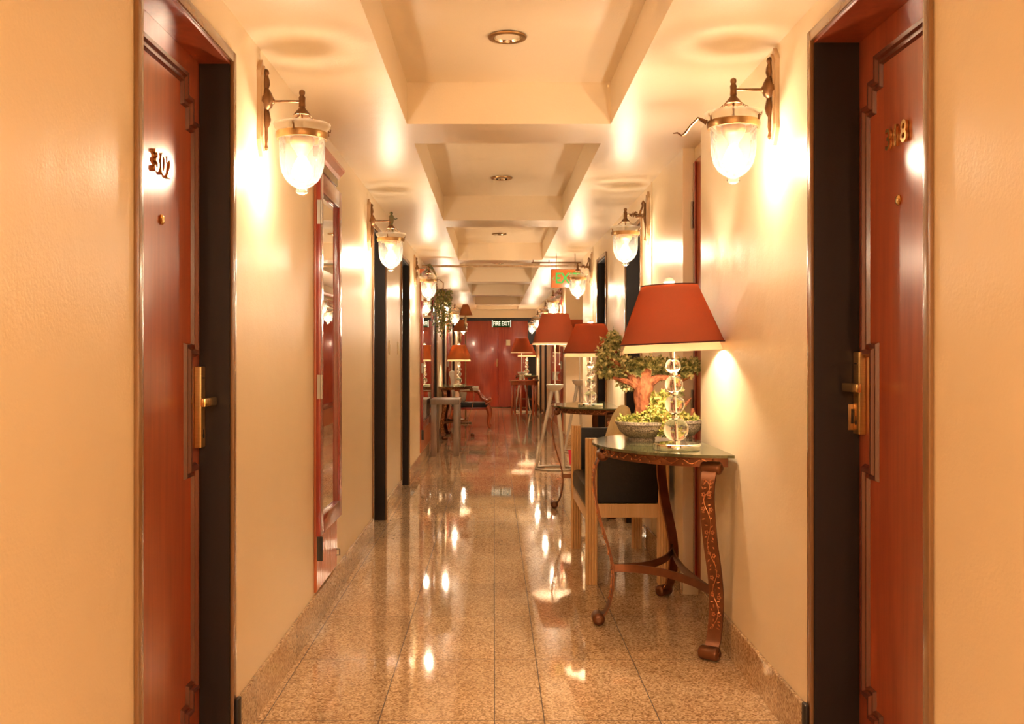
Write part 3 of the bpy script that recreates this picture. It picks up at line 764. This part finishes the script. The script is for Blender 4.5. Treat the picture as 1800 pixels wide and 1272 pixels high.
# cushion with rounded outline leaning on the backrest
cu = empty('cushion', (.80,6.12,.52)); tag(cu, 'rounded golden cushion leaning inside the wide fluted armchair', 'cushion')
q = MB(); n1_, n2_ = 24, 10
rings = []
for i in range(n1_):
    a_ = 2*PI*i/n1_; ca, sa_ = math.cos(a_), math.sin(a_)
    rr = (abs(ca)**2.6+abs(sa_)**2.6)**(-1/2.6); rings.append((ca*rr*.25, sa_*rr*.215))
def cup(s_):
    out = []
    for k in range(n2_+1):
        t = k/n2_; out.append([(u*math.sin(t*PI/2), v*math.sin(t*PI/2), s_*.055*math.cos(t*PI/2)**.7 if t < 1 else 0) for u, v in rings])
    return out
Mx = Matrix.Translation((-.055,0,.215)) @ Matrix.Rotation(math.radians(-16), 4, 'Y').inverted() @ Matrix(((0,0,1,0),(1,0,0,0),(0,1,0,0),(0,0,0,1)))
for s_ in (-1, 1):
    g = cup(s_); prev = None
    for k, ring in enumerate(g):
        if k == 0: vs = [q.bm.verts.new(Mx @ Vector((0,0,s_*.055)))]
        else: vs = [q.bm.verts.new(Mx @ Vector(p)) for p in ring]
        if prev is not None:
            for i in range(n1_):
                j = (i+1) % n1_
                if len(prev) == 1: q.bm.faces.new([prev[0], vs[i], vs[j]])
                else: q.bm.faces.new([prev[i], vs[i], vs[j], prev[j]])
        prev = vs
bmesh.ops.remove_doubles(q.bm, verts=q.bm.verts, dist=.0005)
q.build('cover', M['gold_fabric'], cu)

# ------------------------------------------------------------------ tripod floor lamps
def tripod():
    r = empty('floor_lamp')
    rg = MB(); rg.tube([(.21*math.cos(i*PI/24), .21*math.sin(i*PI/24), .012) for i in range(48)], .012, 8, closed=True); rg.build('ring_base', M['silver_paint'], r)
    for k in range(3):
        a_ = k*2*PI/3+PI*.97
        MB().tube([(.205*math.cos(a_), .205*math.sin(a_), .02), (.028*math.cos(a_), .028*math.sin(a_), .88)], [.015,.022], 12).build('leg', M['silver_paint'], r)
    MB().lathe([(0,.845),(.03,.85),(.065,.87),(.088,.895),(.095,.92),(.095,.93),(.088,.93),(.06,.925),(0,.925)], n=36, cap=False).build('bowl', M['silver_paint'], r)
    MB().tube([(0,0,.92),(0,0,1.60)], .009, 10).build('pole', M['silver_paint'], r)
    MB().lathe(shade_pts(.245,.148,.32), c=(0,0,1.385), n=56, cap=False).build('shade', M['shade_red'], r)
    MB().lathe(shade_pts(.250,.244,.020,.002), c=(0,0,1.365), n=56, cap=False).build('shade_rim', M['shade_liner'], r)
    MB().lathe(shade_pts(.238,.142,.31,.002), c=(0,0,1.387), n=56, cap=False).build('shade_liner', M['shade_liner'], r)
    pc = MB(); pc.tube([(.05,-.02,1.42),(.05,-.02,1.16)], .0015, 5); pc.ball((.05,-.02,1.15), .009, 8, 6); pc.build('pull_chain', M['chrome'], r)
    MB().ball((0,0,1.53), .034, 14, 8).build('bulb', M['lamp_bulb_glow'], r)
    return r
FL = tripod(); FL.location = (.665,10.93,0); tag(FL, 'silver tripod floor lamp with red shade standing left of the second crystal lamp', 'floor lamp', 'silver tripod floor lamps')
o = copy_tree(FL); o.location = (1.10,12.85,0); o.rotation_euler.z = .4; tag(o, 'silver tripod floor lamp inside the alcove, mostly hidden behind another lamp', 'floor lamp', 'silver tripod floor lamps')
o = copy_tree(FL); o.location = (.60,21.85,0); o.rotation_euler.z = .8; o.scale = (.97,.97,.95); tag(o, 'silver tripod floor lamp behind the round red table at corridor end', 'floor lamp', 'silver tripod floor lamps')
# tall lamps with narrow conical shades, far left
def cone_lamp(name, loc, zt, rb, rt, hs, m_, label):
    r = empty(name, loc); tag(r, label, 'floor lamp')
    MB().lathe([(0,0),(.11,0),(.11,.02),(.03,.04),(.012,.08),(.012,.1)], n=24).build('base', M['bronze'], r)
    q = MB(); q.lathe([(.012,.1),(.012,.5),(.03,.55),(.012,.6),(.012,zt-hs-.22),(.03,zt-hs-.18),(.018,zt-hs-.12),(.028,zt-hs-.06),(.008,zt-hs),(.008,zt-.05)], n=14); q.build('stem', M['antique_brass'], r)
    MB().lathe(shade_pts(rb, rt, hs), c=(0,0,zt-hs), n=32, cap=False).build('shade', m_, r)
    MB().ball((0,0,zt-hs*.6), .02, 10, 6).build('bulb', M['downlight_glow'], r)
cone_lamp('floor_lamp', (-.53,18.3,0), 2.18, .13, .05, .2, M['shade_orange'], 'tall floor lamp with narrow brown conical shade near ceiling at far left')
cone_lamp('floor_lamp', (-.66,19.15,0), 1.93, .15, .06, .22, M['shade_orange'], 'shorter floor lamp with amber cone shade at far left wall')

# ------------------------------------------------------------------ round red table (far)
rt_ = empty('round_table', (.62,20.95,0)); tag(rt_, 'round reddish wooden table with many legs at the corridor end', 'table')
MB().lathe([(0,.70),(.30,.70),(.315,.708),(.315,.722),(.305,.73),(0,.73)], n=48, cap=False).build('table_top', M['red_table_wood'], rt_)
MB().lathe([(.285,.63),(.285,.70),(.27,.70),(.27,.63),(.285,.63)], n=48, cap=False).build('apron', M['red_table_wood'], rt_)
for k in range(6):
    a_ = k*PI/3+.25; c_, s_ = math.cos(a_)*.262, math.sin(a_)*.262
    MB().box(c_-.022, c_+.022, s_-.022, s_+.022, 0, .66, .004).build('leg', M['red_table_wood'], rt_)

# ------------------------------------------------------------------ grey console (left)
gt = empty('console_table', (-.61,12.3,0)); tag(gt, 'narrow greyish wood console table with square legs at left wall', 'table')
MB().box(-.18,.18,-.02,.62,.64,.705,.004).build('table_top', M['grey_wood'], gt)
for x in (-.175, .105):
    for y in (-.01, .54): MB().box(x, x+.07, y, y+.07, 0, .64, .003).build('leg', M['grey_wood'], gt)

# ------------------------------------------------------------------ carved armchair (left, faces right)
ac = empty('carved_armchair', (-.42,17.15,0)); tag(ac, 'carved red wood armchair with black seat, facing right in the corridor', 'chair')
MB().box(-.30,.30,-.27,.27,.36,.44,.02).build('seat', M['black_leather'], ac)
q = MB(); q.box(-.30,.31,-.275,.275,.325,.365,.006); q.build('seat_rail', M['red_lacquer'], ac)
for s_ in (-1, 1):
    q = MB(); q.tube([(.30,s_*.25,.38),(.335,s_*.255,.31),(.345,s_*.26,.24),(.325,s_*.258,.15),(.315,s_*.256,.08),(.335,s_*.258,.035),(.36,s_*.26,.018)], [.040,.048,.042,.032,.024,.026,.026], 10)
    q.build('front_leg', M['red_table_wood'], ac)
    q = MB(); q.tube([(-.29,s_*.24,.38),(-.32,s_*.24,.2),(-.36,s_*.24,.0)], [.022,.018,.016], 8); q.build('back_leg', M['red_table_wood'], ac)
    q = MB(); q.tube([(-.26,s_*.27,.66),(-.1,s_*.275,.645),(.13,s_*.275,.64),(.16,s_*.275,.61),(.20,s_*.275,.53),(.29,s_*.27,.47),(.36,s_*.27,.50),(.37,s_*.27,.475),(.33,s_*.265,.45),(.27,s_*.26,.42)], [.018,.018,.022,.024,.026,.030,.022,.016,.018,.024], 8)
    q.build('arm', M['red_table_wood'], ac)
    q = MB(); q.box(-.17,.15,s_*.275-.04,s_*.275+.04,.645,.71,.02); q.build('arm_pad', M['white_fabric'], ac)
q = MB(); q.box(-.36,-.27,-.24,.24,.44,.98,.035); q.build('backrest', M['white_fabric'], ac)
q = MB(); q.tube([(-.31,-.245,.42),(-.335,-.25,.75),(-.35,-.2,1.0),(-.355,0,1.035),(-.35,.2,1.0),(-.335,.25,.75),(-.31,.245,.42)], .016, 8); q.build('back_frame', M['red_table_wood'], ac)
# white cushions in it
for i, (x, y, z, sx, lb) in enumerate(((-.15,-.05,.60,.15,'plump white cushion standing on the carved armchair seat'),)):
    c3 = empty('cushion', (-.42+x+.03,17.15+y,.442)); tag(c3, lb, 'cushion')
    MB().ball((0,0,.155), .16, 20, 12, (.38,1,.98)).build('cover', M['white_fabric'], c3)

# ------------------------------------------------------------------ mirror cabinets
def cabinet(side, y0, y1, label, zf0=.42, zf1=2.09, crown=True):
    """side -1 left; built with wall plane x=0, corridor +x; then rotated for the right"""
    r = empty('mirror_cabinet', ((XL if side < 0 else XR), (y0+y1)/2, 0), 0 if side < 0 else PI); tag(r, label, 'cabinet', 'mirrored wall cabinets')
    w = (y1-y0)/2; sg = 1 if side < 0 else -1
    q = MB(); q.box(.0,.010,-w+.02,w-.02,.16,zf1+.03,.001)
    ng = max(6, int((2*w)/.05))
    for i in range(ng):
        ya = -w+.02+(2*w-.04)*i/ng; q.box(.010,.0125,ya+.002,ya+(2*w-.04)/ng-.002,.165,zf0+.02)
    q.build('door_panel', M['orange_wood'], r)
    fr = MB(); t_ = .034; s1 = .075 if 2*w < 1 else .11
    for (a, b, c_, d2) in ((-w,-w+s1,zf0,zf1),(w-s1,w,zf0,zf1),(-w+s1,w-s1,zf0,zf0+.085),(-w+s1,w-s1,zf1-.085,zf1)):
        fr.box(.0125,t_,a,b,c_,d2,.004); 
    fr.box(t_-.006,t_-.002,-w+s1-.012,w-s1+.012,zf0+.07,zf0+.085); fr.box(t_-.006,t_-.002,-w+s1-.012,w-s1+.012,zf1-.085,zf1-.07)
    fr.box(.0135,.024,-w+s1-.001,-w+s1+.012,zf0+.08,zf1-.08); fr.box(.0135,.024,w-s1-.012,w-s1+.001,zf0+.08,zf1-.08)
    fr.build('mirror_frame', M['red_lacquer'], r)
    MB().box(.0135,.017,-w+s1,w-s1,zf0+.085,zf1-.085).build('mirror_glass', M['mirror'], r)
    for z in ((.36+.0, 1.10, 1.90) if zf1 > 1.9 else (.5,1.2)):
        q = MB(); yk = -w*sg; zb = z-.05
        q.tube([(t_+.004,yk,zb),(t_+.004,yk,zb+.11)], .006, 10); q.box(t_-.004,t_+.002,min(yk,yk+.02*sg),max(yk,yk+.02*sg),zb,zb+.11); q.box(t_-.016,t_,min(yk,yk-.003*sg),max(yk,yk-.003*sg),zb,zb+.11)
        if z > .4: q.build('hinge', M['steel'], r)
        else: q.build('hinge', M['dark_metal'], r)
    if crown:
        q = MB(); q.box(0,.018,-w+.02,w-.03,zf1+.03,zf1+.07,.002); q.build('frieze', M['gold_frieze'], r)
        q = MB(); q.prism([(0,zf1+.07),(.02,zf1+.07),(.028,zf1+.085),(.050,zf1+.108),(.052,zf1+.118),(0,zf1+.118)], -w+.0, w-.0, M=Matrix(((1,0,0,0),(0,0,1,0),(0,1,0,0),(0,0,0,1))))
        q.build('cornice', M['orange_wood'], r, smooth=False)
    q = MB(); q.tube([(.012,w*sg*.86,.22),(.03,w*sg*.86,.22),(.03,w*sg*.86,.25),(.012,w*sg*.86,.25)], .004, 6); q.build('latch', M['steel'], r)
    return r
cabinet(-1, 4.55, 5.18, 'tall red framed mirror cabinet on left wall beyond the first lantern')
cabinet(-1, 11.05, 13.1, 'wide red framed mirror cabinet on left wall behind the grey console table')
cabinet(1, 14.2, 16.9, 'wide red framed mirror cabinet on right wall beyond the alcove')
cabinet(-1, 17.2, 18.3, 'red framed mirror cabinet at far left behind the carved armchair')
# closet door in the shallow recess on the right: recessed red panel with hinge
cl = struct(empty('door_%d' % (n+1), (XR+.06, 4.975, 0)))
MB().box(0,.03,-.223,.223,.07,2.26,.002).build('door_panel', M['orange_wood'], cl)
q = MB(); q.box(-.010,0,.165,.218,.07,2.25,.002); q.box(-.010,0,-.218,-.165,.07,2.25,.002); q.build('stile', M['red_lacquer'], cl)
for z in (1.0, 1.98):
    q = MB(); q.tube([(-.015,.212,z-.07),(-.015,.212,z+.07)], .006, 8); q.build('hinge', M['steel'], cl)
MB().box(0,.03,-.223,.223,2.262,H-.002).build('lintel_panel', M['wall_paint'], cl)

# ------------------------------------------------------------------ signs, pipes, plants, bin
sg = empty('exit_sign', (.755,10.55,2.06)); tag(sg, 'exit sign with painted orange reflection and green letters hung from ceiling behind a lantern', 'sign')
MB().box(-.152,.152,-.006,.006,-.095,.095,.004).build('sign_panel', M['exit_panel_reflection'], sg)
q = MB()
for x in (-.1,.1): q.tube([(x,0,.09),(x,0,H-2.06)], .004, 6)
q.build('hanger_rod', M['bronze'], sg)
Mt = Matrix.Translation((.018,-.0075,0)) @ Matrix.Rotation(PI/2, 4, 'X')
text_mesh('sign_letters', 'EXIT', .155, M['exit_letter_glow'], sg, Mt @ Matrix.Scale(.82, 4, (1,0,0)), .001, .003)
q = MB(); q.tube([(-.118,-.008,.022),(-.136,-.008,0),(-.118,-.008,-.022)], .004, 6); q.build('arrow', M['exit_letter_glow'], sg)
q = MB()
for a, b in (((-.152,-.095),(.152,-.095)),((.152,-.095),(.152,.095)),((.152,.095),(-.152,.095)),((-.152,.095),(-.152,-.095))):
    q.tube([(a[0],0,a[1]),(b[0],0,b[1])], .006, 6)
q.build('sign_border', M['bronze'], sg)
fs = empty('fire_exit_sign', (.17,END-.05,2.0)); tag(fs, 'dark green FIRE EXIT sign with pale letters above the red double door', 'sign')
MB().box(-.225,.225,-.02,.02,-.085,.085,.003).build('sign_panel', M['sign_green'], fs)
text_mesh('sign_letters', 'FIRE EXIT', .145, M['sign_letter_glow'], fs, Matrix.Translation((0,-.022,0)) @ Matrix.Rotation(PI/2, 4, 'X') @ Matrix.Scale(.66,4,(1,0,0)), .001, .002)
q = MB(); q.box(-.225,-.21,-.024,-.02,-.085,.085); q.box(.21,.225,-.024,-.02,-.085,.085); q.build('sign_edge', M['sign_letter_glow'], fs)
MB().box(-.02,.02,-.02,.05,.08,.13).build('bracket', M['dark_metal'], fs)
pp = MB()
pp.tube([(XL,11.4,2.268),(XR,11.4,2.268)], .012, 10)
pip = pp.build('ceiling_pipe', M['plaque_wood']); tag(pip, 'thicker pale horizontal pipe crossing the whole corridor just below the ceiling', 'pipe')
pp = MB(); pp.tube([(.42,11.3,2.30),(XR,11.3,2.30)], .008, 8)
for x in (.44,.62): pp.tube([(x,11.3,2.30),(x,11.3,H)], .005, 6)
pip = pp.build('ceiling_pipe', M['bronze']); tag(pip, 'thin dark rod under the ceiling above the orange exit sign', 'pipe')
vp = empty('trailing_plant', (-.60,11.7,2.0)); tag(vp, 'trailing green plant hanging on left wall between two lanterns', 'plant')
q = MB(); q.tube([(-.226,0,.12),(-.05,0,.14),(.0,0,.10),(.0,0,.02)], .005, 6); q.build('hook', M['bronze'], vp)
q = MB(); q.lathe([(0,-.02),(.03,-.02),(.04,.02),(.035,.02),(.0,.015)], n=20, cap=False); q.build('pot', M['stoneware'], vp)
random.seed(21); st = MB(); lf = MB()
for k in range(22):
    a_ = random.uniform(0, 2*PI); rr = random.uniform(.03,.13); ln = random.uniform(.15,.60)
    p = Vector((0,0,.02)); pts = [p.copy()]
    q_ = Vector((rr*math.cos(a_), rr*math.sin(a_), .03)); pts.append(q_.copy())
    nseg = int(ln/.03)
    for i in range(nseg):
        q_ = q_+Vector((random.uniform(-.010,.010), random.uniform(-.010,.010), -.03)); pts.append(q_.copy())
        for _ in range(5): leaf(lf.bm, q_, rv().normalized(), rv().normalized(), random.uniform(.02,.038))
    st.tube(pts, .0015, 4)
st.build('stems', M['trunk'], vp)
me = bpy.data.meshes.new('leaves'); lf.bm.to_mesh(me); lf.bm.free(); me.materials.append(M['vine_leaf'])
lo = bpy.data.objects.new('leaves', me); col.objects.link(lo); lo.parent = vp
pb = empty('waste_bin', (.905,11.45,0)); tag(pb, 'small bright pink bin on floor between floor lamp and armchair', 'bin')
q = MB(); q.lathe([(0,0),(.042,0),(.055,.15),(.052,.15),(.040,.006),(0,.006)], n=24, cap=False); q.build('bin_body', M['pink_plastic'], pb)
q = MB(); q.lathe([(.053,.148),(.058,.150),(.058,.157),(.053,.157),(.053,.148)], n=24, cap=False); q.build('rim', M['pink_plastic'], pb)

# ------------------------------------------------------------------ render settings
w = bpy.data.worlds.new('world'); sc.world = w; w.use_nodes = True
w.node_tree.nodes['Background'].inputs[0].default_value = (.02,.012,.006,1)
sc.view_settings.view_transform = 'Standard'; sc.view_settings.look = 'None'; sc.view_settings.gamma = 1
sc.view_settings.use_curve_mapping = False
sc.view_settings.exposure = 2.68
cy = sc.cycles
cy.max_bounces = 9; cy.diffuse_bounces = 5; cy.glossy_bounces = 4; cy.transmission_bounces = 8; cy.transparent_max_bounces = 12
cy.caustics_reflective = False; cy.caustics_refractive = False
cy.sample_clamp_indirect = 6; cy.blur_glossy = 1.0
cy.use_denoising = True; cy.use_adaptive_sampling = True; cy.adaptive_threshold = .05
